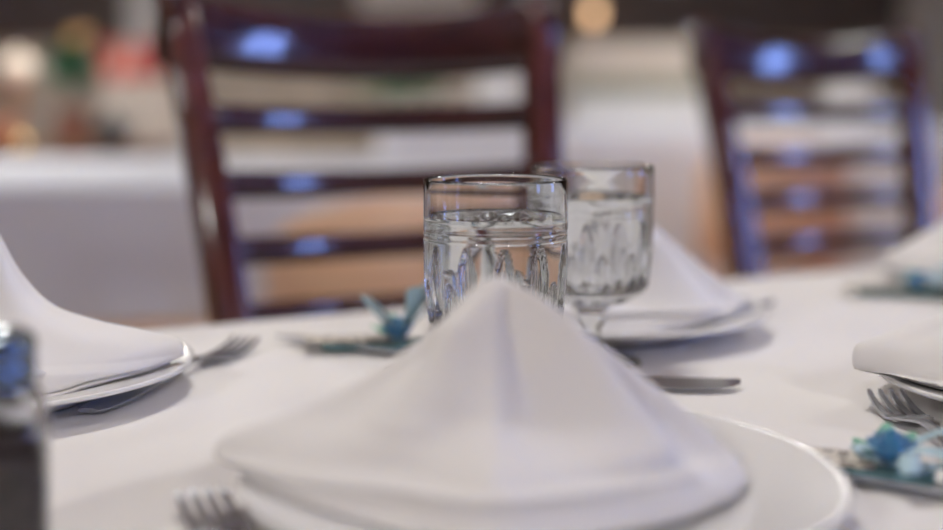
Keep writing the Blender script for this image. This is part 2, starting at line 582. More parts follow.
# left napkin
napkin((-0.294, 0.757, ZP + .004), 11.6,
       [(0, 9), (1, 10), (2.4, 9), (4, 6), (7, 3), (10, 1.2), (11.6, .2)],
       [(0, 11.0), (.6, 11.9), (1.4, 12.5), (2.1, 12.3), (2.6, 11.2), (3.2, 8.0), (4.2, 5.1), (6.0, 3.25), (8.2, 2.1), (10.2, 1.1), (11.6, .2)],
       [(0, 6.0), (1, 5.6), (2.4, 4.2), (4, 3.0), (7, 1.6), (11.6, .15)],
       [(0, 6.0), (1, 5.6), (2.4, 4.2), (4, 3.0), (7, 1.6), (11.6, .15)],
       'white napkin pyramid with a long rolled corner at the left edge',
       folds=[(320, 14, .5, .2, 1.0), (300, 10, -.4, .1, .9), (250, 14, .4, .2, 1.0)], ex=1.3, seed=3, under=(9.5, 11.6, 6.3, 5.4, -.35, .1, 0), flap=(170, 300, .9, .002))
# napkin behind the goblets
napkin((0.097, 0.967, ZP + .004), 10.2,
       [(0, 10.8), (.8, 10.6), (2, 9), (4, 6.6), (7, 3.4), (9, 1.4), (10.2, .2)],
       [(0, 11.3), (.8, 11.0), (1.6, 10.2), (3.1, 8.5), (4.4, 6.9), (6.8, 4.0), (8.8, 1.7), (10.2, .2)],
       [(0, 6.6), (.8, 6.2), (2, 4.6), (4, 3.0), (7, 1.5), (10.2, .15)],
       [(0, 6.0), (.8, 5.6), (2, 4.2), (4, 3.0), (7, 1.5), (10.2, .15)],
       'white napkin pyramid behind the two goblets',
       folds=[(310, 12, .7, .3, 1.1), (335, 9, -.45, .3, 1.0), (285, 12, -.5, .2, 1.0)], ex=1.4, seed=6, under=(10.6, 11.2, 6.9, 5.4, -.35, .2, 0), flap=(160, 318, .9, .002))
# right napkin
napkin((0.357, 0.72, ZP + .004), 10.4,
       [(0, 12.6), (.5, 13.8), (1.2, 14.3), (2.2, 14.4), (2.8, 14.0), (3.3, 12.6), (3.9, 10.8), (4.9, 8.2), (7, 4.6), (9, 1.8), (10.4, .2)],
       [(0, 10), (1, 10), (2.4, 9), (4, 6), (7, 3), (10.4, .2)],
       [(0, 6.4), (1, 6.0), (2.4, 4.6), (4, 3.2), (7, 1.6), (10.4, .15)],
       [(0, 6.0), (1, 5.6), (2.4, 4.2), (4, 3.0), (7, 1.6), (10.4, .15)],
       'white napkin pyramid with a blunt folded end at the right edge, near the blue flower',
       folds=[(225, 14, .5, .2, 1.0), (205, 8, -.35, .3, 1.0), (260, 14, -.4, .2, 1.0)], ex=1.25, seed=9, under=(12.2, 10, 6.4, 5.4, -.35, .2, .3), flap=(236, 380, .9, .002))
# farthest napkin
napkin((0.497, 1.178, ZP + .004), 10.4,
       [(0, 11.0), (.8, 12.0), (1.6, 12.4), (2.4, 12.0), (3.2, 10.4), (5.9, 6.2), (8.4, 2.4), (10.4, .2)],
       [(0, 10), (1, 10), (2.4, 9), (4, 6), (7, 3), (10.4, .2)],
       [(0, 6.4), (1, 6.0), (2.4, 4.6), (4, 3.2), (7, 1.6), (10.4, .15)],
       [(0, 6.0), (1, 5.6), (2.4, 4.2), (4, 3.0), (7, 1.6), (10.4, .15)],
       'farthest white napkin pyramid, in front of the right-hand chair',
       folds=[(225, 14, .5, .2, 1.0), (205, 9, -.3, .3, 1.0)], ex=1.3, seed=12, under=(11.4, 10, 6.4, 5.4, -.35, .2, 0), flap=(230, 380, .9, .002))

# ------------------------------------------------------------------ goblets
NF = 12
GZ0, GZ1 = .058, .0985


def cut(r, z, a):
    """pressed pattern: pointed lens-shaped cuts around the lower bowl, two rings above"""
    if z > .053:
        d = 0.0
        for (n0, c, hh, wmax, dep) in ((0.0, .0815, .0210, .50, .0030), (0.5, .0690, .0140, .46, .0026)):
            q = (z - c) / hh
            if abs(q) < 1:
                w = wmax * (1 - q * q) ** .8 * PI / NF * 1.0
                k = a * NF / (2 * PI) - n0
                da = (k - round(k)) * 2 * PI / NF
                if abs(da) < w: d = max(d, dep * (1 - (da / w) ** 2))
        r -= d
        for zc in (.1050, .1085):
            r -= .0004 * math.exp(-((z - zc) / .0006) ** 2)
    return r


def goblet(loc, rz, label):
    t = root('water_goblet', loc, rz, label, 'glass', 'water goblets on the near table')
    outer = [(0, 0), (.030, 0), (.0325, .0008), (.0330, .0020), (.0315, .0034), (.022, .0062), (.012, .0095), (.0075, .0140), (.0060, .024), (.0062, .030), (.0085, .034), (.0092, .037), (.0080, .040), (.0085, .0435), (.0150, .0470), (.0240, .0500), (.0310, .0535), (.0345, .0565), (.0365, .0600)]
    outer += [(.0365 + .0025 * math.sin(min(1, (z - .060) / .030) * PI / 2), z) for z in [.060 + .0006 * k for k in range(1, 84)]]
    outer += [(.0390, .114), (.0389, .120), (.0388, .128), (.0388, .1345), (.0386, .1355), (.0381, .1360)]
    inner = [(.0374, .1357), (.0371, .1345), (.0370, .128), (.0369, .120), (.0368, .112), (.0364, .100), (.0358, .090), (.0346, .078), (.0334, .068), (.0300, .0605), (.022, .0565), (.012, .0548), (0, .0542)]
    sk = lambda z: z * .81 if z < .044 else z - .0065 - (.136 - z) * .012
    fix = lambda pr: [(r_, sk(z)) for (r_, z) in pr]
    bm = lathe(NB(), fix(outer + inner), 234, lambda r, z, a: cut(r, z + .0070, a) if r > .0366 and z < .105 else r)
    obj('bowl_and_stem', bm, M['glass'], t)
    e = .00012
    wl = .1155
    wp = [(0, .0542 - e), (.012, .0548 - e), (.022, .0565 - e), (.0300 + e, .0605 - e), (.0334 + e, .068), (.0346 + e, .078), (.0358 + e, .090), (.0364 + e, .100), (.0368 + e, .112), (.0369 + e, wl + .0006), (.0362, wl + .00015), (.034, wl), (.02, wl), (0, wl)]
    o = obj('water', lathe(NB(), fix(wp), 117), M['water'], t)
    o['label'] = 'clear still water'
    return t


goblet((0.013, 0.704, ZT), 0.1, 'water goblet with cut glass bowl, nearer of the two, in sharp focus')
goblet((0.0775, 0.838, ZT), 0.35, 'water goblet with cut glass bowl, blurred, behind the nearer goblet')

# ------------------------------------------------------------------ cutlery
def fork_mesh():
    """fork along +y, tines at +y, origin at the handle end; top surface curved"""
    prof_z = [(0, .003), (.03, .0030), (.08, .0050), (.125, .0075), (.145, .0050), (.160, .0028), (.175, .0035), (.190, .0065), (.197, .0090)]
    wid = [(0, .006), (.004, .0085), (.03, .0095), (.07, .0065), (.11, .0036), (.130, .0040), (.143, .0085), (.150, .0118), (.158, .0124)]
    bm = NB()
    path, W = [], []
    n = 44
    rings = []
    for i in range(n + 1):
        y = .158 * i / n
        w, z = lerp_tab(wid, y), lerp_tab(prof_z, y)
        th = .0013
        rings.append([(-w, y, z - th * .5), (-w * .6, y, z - th), (w * .6, y, z - th), (w, y, z - th * .5), (w, y, z + th * .5), (w * .6, y, z + th), (-w * .6, y, z + th), (-w, y, z + th * .5)])
    loft(bm, rings)
    for k in range(4):
        x0 = (-1.5 + k) * .0064
        rings = []
        for i in range(15):
            s = i / 14
            y = .156 + .041 * s
            z = lerp_tab(prof_z, y)
            w = .0022 * (1 - .35 * s) * (1 if s < .93 else .55)
            th = .0010 * (1 - .3 * s)
            x = x0 * (1 - .04 * s)
            rings.append([(x - w, y, z - th), (x + w, y, z - th), (x + w, y, z + th), (x - w, y, z + th)])
        loft(bm, rings)
    return bm


fork0 = obj('fork', fork_mesh(), M['steel'], None, 'auto')
nfork = [0]


def put_fork(tip, tail, label):
    """tines end at tip, handle runs towards tail"""
    o = fork0 if nfork[0] == 0 else fork0.copy()
    if nfork[0]: COL.objects.link(o)
    nfork[0] += 1
    d = (tip - tail); d.z = 0; d.normalize()
    b = tip - d * .197
    o.location = (b.x, b.y, ZT - .0012)
    o.rotation_euler = (0, 0, math.atan2(d.y, d.x) - PI / 2)
    return tag(o, label, 'fork', 'steel forks on the near table')


put_fork(P(200, 512, TZ), P(258, 582, TZ), 'steel fork at the bottom edge, left of the nearest plate')
put_fork(P(884, 407, TZ), P(964, 468, TZ), 'steel fork by the blue flower at the right edge')
put_fork(P(247, 351, TZ), P(247, 351, TZ) - Vector((.28, .96, 0)), 'steel fork just right of the left-hand plate')
put_fork(P(774, 314, TZ), P(774, 314, TZ) - Vector((.97, -.24, 0)), 'steel fork poking out behind the plate beyond the goblets')


def knife(tip, tail, label, L=.215):
    t = root('table_knife', (0, 0, 0), 0, label, 'knife')
    d = (tip - tail); d.z = 0; d.normalize()
    b = tip - d * L
    t.location = (b.x, b.y, ZT - .0008)
    t.rotation_euler = (0, 0, math.atan2(d.y, d.x) - PI / 2)
    bm = NB(); rings = []
    for i in range(25):
        s = i / 24; y = .10 * s
        w = .0075 + .0020 * math.cos(s * PI) - (.004 if i == 0 else 0); th = .0038 - .0010 * s - (.0015 if i == 0 else 0)
        rings.append([(x, y, .0045 + z) for (x, z) in rsec(2 * w, 2 * th, min(w, th) * .7)])
    loft(bm, rings)
    obj('handle', bm, M['steel'], t)
    bm = NB(); rings = []
    wid = [(0, .0055), (.15, .0085), (.6, .0098), (.85, .0090), (.96, .0055), (1, .0012)]
    for i in range(25):
        s = i / 24; y = .098 + (L - .098) * s
        w = lerp_tab(wid, s)
        rings.append([(-.006, y, .0040), (-.006 + 2 * w, y, .0034), (-.006 + 2 * w, y, .0038), (-.006, y, .0060)])
    loft(bm, rings)
    obj('blade', bm, M['steel'], t, 'auto')
    return t


knife(P(838, 484, TZ), P(990, 512, TZ), 'steel table knife below the blue flower at the right edge')
knife(P(741, 393, TZ), Vector((-.056, .790, TZ)), 'steel table knife with its tip showing in front of the plate behind the goblets')
knife(P(282, 343, TZ), P(440, 366, TZ), 'steel table knife under the ribbon favour left of the goblets')

# ------------------------------------------------------------------ ribbon favours
M['ribbon'] = mat('pale blue satin ribbon', (0.40, 0.57, 0.66), 0.5)
M['rose'] = varied(mat('blue ribbon rose', (0.02, 0.16, 0.36), 0.4, **{'Sheen Weight': 0.3}), (0.012, 0.10, 0.27), (0.03, 0.24, 0.46), 200)
M['leaf'] = mat('green ribbon leaf', (0.16, 0.42, 0.30), 0.5)
M['teal'] = mat('teal glass', (0.30, 0.55, 0.60), 0.05, **{'Transmission Weight': 0.6, 'IOR': 1.5})


def tag_mat():
    """cream card with rows of dark lettering too blurred to read"""
    m = mat('printed cream card', (0.62, 0.57, 0.50), 0.7)
    b = m.node_tree.nodes['Principled BSDF']
    tc = nd(m, 'ShaderNodeTexCoord')
    mp = nd(m, 'ShaderNodeMapping'); mp.inputs['Scale'].default_value = (420, 170, 1)
    vor = nd(m, 'ShaderNodeTexWhiteNoise', noise_dimensions='2D')
    sep = nd(m, 'ShaderNodeSeparateXYZ')
    fl = nd(m, 'ShaderNodeVectorMath', operation='FLOOR')
    lk(m, tc.outputs['Object'], mp.inputs['Vector']); lk(m, mp.outputs[0], fl.inputs[0]); lk(m, fl.outputs[0], vor.inputs['Vector'])
    lk(m, mp.outputs[0], sep.inputs[0])
    fr = nd(m, 'ShaderNodeMath', operation='FRACT'); lk(m, sep.outputs['Y'], fr.inputs[0])
    g1 = nd(m, 'ShaderNodeMath', operation='GREATER_THAN'); g1.inputs[1].default_value = .45; lk(m, fr.outputs[0], g1.inputs[0])
    g2 = nd(m, 'ShaderNodeMath', operation='GREATER_THAN'); g2.inputs[1].default_value = .45; lk(m, vor.outputs['Value'], g2.inputs[0])
    mu = nd(m, 'ShaderNodeMath', operation='MULTIPLY'); lk(m, g1.outputs[0], mu.inputs[0]); lk(m, g2.outputs[0], mu.inputs[1])
    mx = nd(m, 'ShaderNodeMix', data_type='RGBA')
    mx.inputs[6].default_value = (0.62, 0.57, 0.50, 1); mx.inputs[7].default_value = (0.10, 0.08, 0.08, 1)
    lk(m, mu.outputs[0], mx.inputs[0]); lk(m, mx.outputs[2], b.inputs['Base Color'])
    return m


M['card'] = tag_mat()


def band(path, w, normal_up, th=.0005):
    """flat ribbon along a path; w may be a function of t"""
    bm = NB()
    f = w if callable(w) else (lambda t: w)
    return sweep(bm, path, lambda i, t: [(-f(t) / 2, -th), (f(t) / 2, -th), (f(t) / 2, th), (-f(t) / 2, th)], normal_up)


def favour(loc, rz, label, upright=0.0, big=1.0):
    """local x: along the card, tag at -x, flower at 0, ribbon ends at +x"""
    t = root('ribbon_favour', loc, rz, label, 'favour', 'ribbon favours on the place settings')
    # glass strip it lies on
    obj('glass_strip', box(NB(), -.052, .020, -.011, .011, .0, .004, .0012), M['teal'], t, 'auto')
    c = obj('tag_card', box(NB(), -.064, -.006, -.013, .015, .0052, .0058, .0), M['card'], t, False)
    c.rotation_euler = (0, 0, 0)
    # spiral ribbon rose
    ro = bpy.data.objects.new
    bm = NB()
    for (r, hgt, turns, ph) in ((.0092, .010, 1.2, 0), (.0068, .0125, 1.2, 1.8), (.0042, .0145, 1.3, 3.6)):
        rings = []
        n = 40
        for i in range(n):
            a = ph + turns * 2 * PI * i / n
            rr = r * (1 + .12 * math.sin(3 * a))
            wv = .0008 * math.sin(5 * a)
            ca, sa = math.cos(a), math.sin(a)
            rings.append([(rr * .55 * ca, rr * .55 * sa, .0055), (rr * ca, rr * sa, .0055 + hgt * .55), (rr * 1.12 * ca, rr * 1.12 * sa, .0055 + hgt + wv), (rr * 1.0 * ca, rr * 1.0 * sa, .0055 + hgt * .97 + wv), (rr * .86 * ca, rr * .86 * sa, .0055 + hgt * .55), (rr * .45 * ca, rr * .45 * sa, .0058)])
        loft(bm, rings)
    obj('rose', bm, M['rose'], t)
    for (a, ln, up) in ((100, .021, .012), (150, .020, .006), (60, .018, .010)):
        ar = math.radians(a); d = Vector((math.cos(ar), math.sin(ar), 0))
        path = [Vector((0, 0, .007)) + d * ln * s + Vector((0, 0, up * s)) for s in [k / 8 for k in range(9)]]
        obj('leaf', band(path, lambda s: .0012 + .011 * math.sin(PI * min(1, s * .92 + .04)), Vector((0, 0, 1)), .0003), M['leaf'], t)
    # ribbon loops and tails
    for (a, ln, hz, w) in ((-20, .030, .020, .012), (200, .017, .012, .010)):
        ln, w, hz = ln * big, w * big, hz * big * .4
        ar = math.radians(a); d = Vector((math.cos(ar), math.sin(ar), 0))
        path = [Vector((0, 0, .008)) + d * (ln * .5 * (1 - math.cos(2 * PI * s))) + Vector((0, 0, hz * math.sin(2 * PI * s) * .5 + .004 * math.sin(PI * s) + upright * ln * .5 * (1 - math.cos(2 * PI * s)))) for s in [k / 24 for k in range(25)]]
        side = Vector((-d.y, d.x, 0))
        bm = NB(); rings = []
        for p in path: rings.append([p - side * w / 2, p + side * w / 2])
        R = [[bm.verts.new(q) for q in r] for r in rings]
        for i in range(len(R) - 1): bm.faces.new((R[i][0], R[i][1], R[i + 1][1], R[i + 1][0]))
        o = obj('ribbon_loop', bm, M['ribbon'], t)
        o.modifiers.new('thickness', 'SOLIDIFY').thickness = .0005
    for (a, ln, w, e) in ((15, .055, .010, .010), (-62, .032, .010, .001)):
        ln, w = ln * (1 + (big - 1) * .3), w * big
        ar = math.radians(a); d = Vector((math.cos(ar), math.sin(ar), 0)); side = Vector((-d.y, d.x, 0))
        path = [Vector((0, 0, .007)) + d * ln * s + side * .004 * math.sin(5 * s) + Vector((0, 0, (.010 + e) * math.sin(2.2 * s) - .006 * s + upright * ln * s)) for s in [k / 16 for k in range(17)]]
        path = [Vector((p.x, p.y, max(p.z, .0012))) for p in path]
        obj('ribbon_tail', band(path, lambda s: w * (.6 + .4 * s), Vector((0, 0, 1)), .0003), M['ribbon'], t)
    return t


q = P(889, 484, TZ)
favour((q.x, q.y, ZT + .002), math.radians(-22), 'blue ribbon rose favour with printed card at the right edge')
q = P(398, 352, TZ)
favour((q.x, q.y, ZT + .002), math.radians(6), 'pale blue ribbon favour with card left of the goblets', 1.0, 1.45)
q = P(918, 299, TZ)
favour((q.x, q.y, ZT + .002), math.radians(-10), 'blurred ribbon favour in front of the farthest plate', .1)

# ------------------------------------------------------------------ pepper shaker
M['pepper'] = varied(mat('ground black pepper', (0.05, 0.04, 0.04), 0.9), (0.018, 0.014, 0.016), (0.10, 0.075, 0.07), 700, detail=2)
q = P(-8, 560, TZ)
t = root('pepper_shaker', (q.x, q.y, ZT), .25, 'small square glass pepper shaker with metal cap at the left edge', 'shaker')


def sq(w, z, r): return [(x, y, z) for (x, y) in rsec(w, w, r, 5)]


lev = [(.036, 0, .006), (.041, .001, .008), (.0425, .004, .008), (.0440, .03, .008), (.0450, .052, .008), (.0435, .0585, .012), (.0390, .0625, .016), (.0330, .0645, .0164), (.0315, .067, .0157), (.0315, .071, .0157)]
inl = [(.0275, .071, .0137), (.0275, .066, .0137), (.034, .0605, .014), (.0385, .056, .010), (.0395, .050, .006), (.0385, .03, .006), (.037, .007, .006), (.033, .005, .006)]
bm = NB()
loft(bm, [sq(*l) for l in lev] + [sq(*l) for l in inl])
obj('jar', bm, M['glass'], t, 'auto')
bm = NB()
loft(bm, [sq(.0332, .0049, .006), sq(.0372, .0069, .006), sq(.0387, .03, .006), sq(.0394, .0470, .006), sq(.0388, .0490, .006), sq(.030, .0500, .006)])
obj('pepper', bm, M['pepper'], t, 'auto')
cp = [(.0178, .0655), (.0190, .0660), (.0192, .0675), (.0184, .0682), (.0192, .0690), (.0194, .0745), (.0186, .0755), (.0192, .0765), (.0200, .0800), (.0190, .0840), (.0150, .0865), (.0070, .0876), (0, .0878), (0, .0865), (.013, .0852), (.0165, .0835), (.0172, .080), (.0172, .0655)]
obj('cap', lathe(NB(), cp, 48), M['darkchrome'], t)
bm = NB()
for k in range(7):
    a = 2 * PI * k / 6
    x, y = (0, 0) if k == 6 else (.0065 * math.cos(a), .0065 * math.sin(a))
    b2 = lathe(NB(), [(0, .0878), (.0009, .0878), (.0009, .0865), (0, .0865)], 8)
    bmesh.ops.translate(b2, vec=(x, y, -.0002 if k < 6 else .0001), verts=b2.verts[:])
    me = bpy.data.meshes.new('t'); b2.to_mesh(me); b2.free(); bm.from_mesh(me); bpy.data.meshes.remove(me)
obj('cap_holes', bm, M['iron'], t)

# ------------------------------------------------------------------ ladder-back chairs
def ladder_chair():
    t = root('ladder_back_chair')
    m, mr = M['mahogany'], M['mahogany_rail']
    def post(s, z):
        """centre of a back post at height z"""
        x = s * lerp_tab([(0, .158), (.45, .160), (.72, .172), (1.03, .200)], z)
        y = lerp_tab([(0, .245), (.25, .205), (.45, .195), (.70, .225), (.90, .268), (1.03, .302)], z)
        return Vector((x, y, z))
    for s in (-1, 1):
        bm = NB()
        zs = [1.028 * k / 40 for k in range(41)]
        sweep(bm, [post(s, z) for z in zs], lambda i, t_: rsec(.034 + .004 * math.sin(t_ * PI), .030 + .012 * math.sin(t_ * PI) - (.006 if t_ > .99 else 0), .007), Vector((0, 1, 0)))
        obj('back_post', bm, m, t)
        bm = NB()
        sweep(bm, [(s * .195, -.185, 0), (s * .198, -.188, .22), (s * .198, -.188, .44)], lambda i, t_: rsec(.026 + .016 * t_, .026 + .016 * t_, .006), Vector((0, 1, 0)))
        obj('front_leg', bm, m, t)
        bm = NB()
        sweep(bm, [(s * .192, -.186, .20), (s * .186, .0, .20), (s * .183, .206, .20)], lambda i, t_: rsec(.016, .026, .005))
        obj('side_stretcher', bm, m, t)
        bm = NB()
        sweep(bm, [(s * .198, -.188, .41), (s * .190, .0, .41), (s * .187, .19, .41)], lambda i, t_: rsec(.02, .055, .004))
        obj('seat_rail', bm, m, t)
    obj('front_stretcher', sweep(NB(), [(-.196, -.187, .30), (0, -.187, .30), (.196, -.187, .30)], lambda i, t_: rsec(.016, .026, .005)), mr, t)
    bm = NB()
    rings = []
    K = 48
    for (f, z) in ((.93, .436), (.99, .440), (1.0, .448), (.985, .458), (.93, .464), (.6, .468), (.2, .469)):
        ring = []
        for k in range(K):
            a = 2 * PI * k / K
            ca, sa = math.cos(a), math.sin(a)
            x = math.copysign(abs(ca) ** .45, ca) * (.222 - .018 * (sa + 1) / 2) * f
            y = math.copysign(abs(sa) ** .45, sa) * (.195 if sa > 0 else .225) * f - .01
            ring.append((x, y, z))
        rings.append(ring)
    loft(bm, rings)
    obj('seat', bm, M['leather'], t)
    # slats: curved, rounded, slightly raked
    for zc in (.590, .652, .715, .778, .841, .904):
        a, b = post(-1, zc), post(1, zc)
        path = []
        for k in range(25):
            s = k / 24
            p = a.lerp(b, .03 + .94 * s)
            p.y += .026 * (1 - (2 * s - 1) ** 2)
            p.z += -.004 * (1 - (2 * s - 1) ** 2)
            path.append(p)
        obj('slat', sweep(NB(), path, lambda i, t_: esec(.015, .026 + .003 * abs(2 * t_ - 1)), Vector((0, .06, 1))), mr, t)
    a, b = post(-1, .983), post(1, .983)
    path = []
    for k in range(33):
        s = k / 32
        p = a.lerp(b, -.045 + 1.09 * s)
        p.y += .034 * (1 - (2 * s - 1) ** 2) - .004
        p.z += .020 * (2 * s - 1) ** 2 - .010
        path.append(p)
    obj('top_rail', sweep(NB(), path, lambda i, t_: esec(.026, .076 - .012 * (1 - (2 * t_ - 1) ** 2)), Vector((0, .06, 1))), mr, t)
    return t


ch1 = ladder_chair()
ch1.location = (.025, 1.095, 0); ch1.rotation_euler = (0, 0, math.radians(26))
tag(ch1, 'dark mahogany ladder-back chair behind the goblets, the larger of two', 'chair', 'ladder-back chairs at the near table')
ch2 = copy_tree(ch1)
ch2.location = (.635, 1.69, 0); ch2.rotation_euler = (0, 0, math.radians(28))
tag(ch2, 'dark mahogany ladder-back chair at the upper right, the smaller of two', 'chair')

# ------------------------------------------------------------------ background tables
table('banquet_table', (-.93, 3.10, 0), 0, 1.07, .60, .748, 'wide background table under the hanging pale cloth at the left', M['brownwood'])
cloth('tablecloth', (-.93, 3.10, 0), 0, 1.07, .60, .75, .26, 'white cloth tinted with cool shade, hanging from the wide background table at the left', .012, .05, None, .0006, 2.0, 'lilac')
table('buffet_table', (1.10, 5.35, 0), 0, 1.45, .38, .798, 'buffet table in the background under a floor-length cloth', M['brownwood'])
cloth('tablecloth', (1.10, 5.35, 0), 0, 1.45, .38, .80, .78, 'floor-length white cloth tinted with cool shade on the buffet in the right background', .014, .05, None, .0006, 5.0, 'lilac')


def tub_chair(loc, rz, label):
    t = root('tub_chair', loc, rz, label, 'chair', 'honey wooden tub chairs in the background')
    bm = NB()
    inner, rings = [], []
    n = 36
    for i in range(n + 1):
        s = i / n
        a = math.radians(-20 + 220 * s)                 # back of the chair at +y
        top = .50 + .28 * math.sin(PI * s) ** .6
        ca, sa = math.cos(a), math.sin(a)
        ro, ri = .27, .245
        fl = 0.96
        rings.append([(ro * ca, ro * sa, .36), (ro * fl * ca, ro * fl * sa, top - .012), ((ro * fl - .006) * ca, (ro * fl - .006) * sa, top), ((ri * fl + .006) * ca, (ri * fl + .006) * sa, top), (ri * fl * ca, ri * fl * sa, top - .012), (ri * ca, ri * sa, .36)])
    loft(bm, rings)
    obj('curved_back', bm, M['honey'], t)
    obj('seat', lathe(NB(), [(0, .40), (.23, .40), (.243, .408), (.243, .44), (.23, .452), (.1, .456), (0, .456)], 40), M['honey'], t)
    for (sx, sy) in ((-1, -1), (1, -1), (-1, 1), (1, 1)):
        bm = NB()
        tube(bm, [(sx * .20, sy * .20, 0), (sx * .175, sy * .175, .2), (sx * .16, sy * .16, .402)], lambda s: .013 + .008 * s, 10, Vector((1, 0, 0)))
        obj('leg', bm, M['honey'], t)
    return t


tc0 = tub_chair((-.08, 2.15, 0), PI, 'honey-coloured wooden tub chair seen through the slats of the larger chair')
for (x, y, rz, lb) in ((1.06, 4.60, PI * .95, 'honey-coloured wooden tub chair seen through the slats of the smaller chair'),
                       (1.78, 4.25, PI * 1.05, 'honey-coloured wooden tub chair at the far right, beyond the smaller chair')):
    c = copy_tree(tc0)
    c.location = (x, y, 0); c.rotation_euler = (0, 0, rz)
    tag(c, lb, 'chair')

# ------------------------------------------------------------------ sideboard and the things on it
SBY = 5.25
t = root('sideboard', (-2.35, SBY + .16, 0), 0, 'brown wooden sideboard behind the left background table', 'sideboard')
obj('body', box(NB(), -1.05, 1.05, -.22, .22, .08, .69, .006), M['brownwood'], t, 'auto')
obj('top', box(NB(), -1.08, 1.08, -.24, .24, .69, .72, .006), M['brownwood'], t, 'auto')
for k in range(4):
    x0 = -1.03 + k * .515
    d = obj('door', box(NB(), x0 + .01, x0 + .505, -.238, -.221, .10, .67, .004), M['brownwood'], t, 'auto')
    obj('knob', lathe(NB(), [(0, 0), (.006, 0), (.006, .012), (.013, .018), (.012, .026), (0, .028)], 16), M['brass'], d)
    d.children[0].location = (x0 + (.45 if k % 2 == 0 else .06), -.238, .45); d.children[0].rotation_euler = (PI / 2, 0, 0)
for (sx, sy) in ((-1, -1), (1, -1), (-1, 1), (1, 1)):
    obj('foot', sweep(NB(), [(sx * .95, sy * .16, 0), (sx * .95, sy * .16, .08)], lambda i, t_: rsec(.05, .05, .006), Vector((1, 0, 0))), M['brownwood'], t)


def at(px, d): return (px - 471.5) * d / FPX


ZS = .722
M['terracotta'] = mat('terracotta', (0.45, 0.20, 0.15), 0.8)
M['plantleaf'] = varied(mat('plant leaf', (0.03, 0.12, 0.06), 0.5), (0.010, 0.10, 0.06), (0.04, 0.20, 0.09), 30)
M['cream'] = mat('cream glazed ceramic', (0.78, 0.66, 0.55), 0.35)
M['red'] = mat('red paper', (0.42, 0.07, 0.06), 0.6)
M['ochre'] = mat('ochre petals', (0.60, 0.36, 0.14), 0.7)
M['black'] = mat('black enamel', (0.02, 0.022, 0.03), 0.35)
M['whitebox'] = mat('cream card', (0.62, 0.56, 0.49), 0.8)
M['sage'] = mat('sage green linen', (0.30, 0.32, 0.24), 0.9)
M['pot'] = mat('white ceramic', (0.74, 0.73, 0.72), 0.4)
M['orange'] = mat('orange glaze', (0.55, 0.22, 0.12), 0.4)


def leaf_ball(parent, cz, R, n, m, seed, flat=1.0, ln=.07, wd=.03):
    r = random.Random(seed)
    for k in range(n):
        a = r.uniform(0, 2 * PI); u = r.uniform(-.35, 1)
        d = Vector((math.cos(a) * math.sqrt(1 - u * u * .98), math.sin(a) * math.sqrt(1 - u * u * .98), u)).normalized()
        c = Vector((0, 0, cz)) + Vector((d.x, d.y, d.z * flat)) * R * r.uniform(.35, .85)
        tip = c + d * ln + Vector((0, 0, -.012))
        mid = (c + tip) / 2 + Vector((0, 0, .010))
        s = d.cross(Vector((0, 0, 1)))
        s = s.normalized() if s.length > .01 else Vector((1, 0, 0))
        bm = NB()
        v = [bm.verts.new(p) for p in (c, mid - s * wd / 2, tip, mid + s * wd / 2, mid + Vector((0, 0, -.006)))]
        bm.faces.new((v[0], v[1], v[4])); bm.faces.new((v[1], v[2], v[4])); bm.faces.new((v[2], v[3], v[4])); bm.faces.new((v[3], v[0], v[4]))
        obj('leaf', bm, m, parent, True, False)
        obj_st = tube(NB(), [Vector((0, 0, cz - R * .8)), (Vector((0, 0, cz - R * .5)) + c) / 2, c], .002, 5, Vector((1, 0.01, 0)))
        obj('stem', obj_st, m, parent)


yb = SBY + .16
t = root('potted_plant', (at(76, yb), yb, ZS), 0, 'bushy green plant in a terracotta pot on the sideboard', 'plant')
obj('pot', lathe(NB(), [(0, 0), (.052, 0), (.055, .004), (.070, .12), (.076, .12), (.076, .142), (.068, .142), (.064, .125), (0, .120)], 32), M['terracotta'], t)
leaf_ball(t, .30, .12, 120, M['plantleaf'], 3, 1.0, .05, .055)
for k, (dx, dy, dz) in enumerate(((.03, -.03, .41), (.055, .0, .44), (.01, .02, .43))):
    f = lathe(NB(), [(0, 0), (.014, .003), (.027, .012), (.030, .022), (.022, .026), (.010, .022), (0, .020)], 14, lambda r_, z, a: r_ * (1 + .18 * math.cos(6 * a)))
    o = obj('flower', f, M['ochre'], t); o.location = (dx, dy, dz)
yb = SBY + .12
t = root('globe_lamp', (at(24, yb), yb - .02, ZS), 0, 'cream glass globe lamp left of the potted plant', 'lamp')
obj('base', lathe(NB(), [(0, 0), (.06, 0), (.06, .012), (.02, .02), (.012, .05), (.012, .20), (.028, .215), (.028, .225), (0, .225)], 28), M['brass'], t)
obj('globe', lathe(NB(), [(.02, .225)] + [(.078 * math.sin(a), .297 - .078 * math.cos(a)) for a in [math.radians(22 + 158 * k / 14) for k in range(15)]], 32), M['cream'], t)
t = root('gift_crate', (at(150, yb), yb, ZS), .12, 'cream wooden crate right of the potted plant', 'crate')
for (x0, x1, y0, y1) in ((-.17, .17, -.10, -.09), (-.17, .17, .09, .10), (-.17, -.16, -.09, .09), (.16, .17, -.09, .09)):
    for k in range(3):
        obj('slat', box(NB(), x0, x1, y0, y1, .004 + k * .085, .082 + k * .085, .003), M['whitebox'], t, 'auto')
obj('bottom', box(NB(), -.16, .16, -.09, .09, 0, .01), M['whitebox'], t, False)
obj('lid', box(NB(), -.175, .175, -.105, .105, .256, .268, .003), M['whitebox'], t, 'auto')
t = root('red_box', (at(136, yb), yb, ZS + .2685), -.1, 'red paper box with ribbon on top of the cream crate', 'box')
obj('body', box(NB(), -.10, .10, -.07, .07, 0, .115, .004), M['red'], t, 'auto')
obj('lid', box(NB(), -.105, .105, -.075, .075, .115, .14, .004), M['red'], t, 'auto')
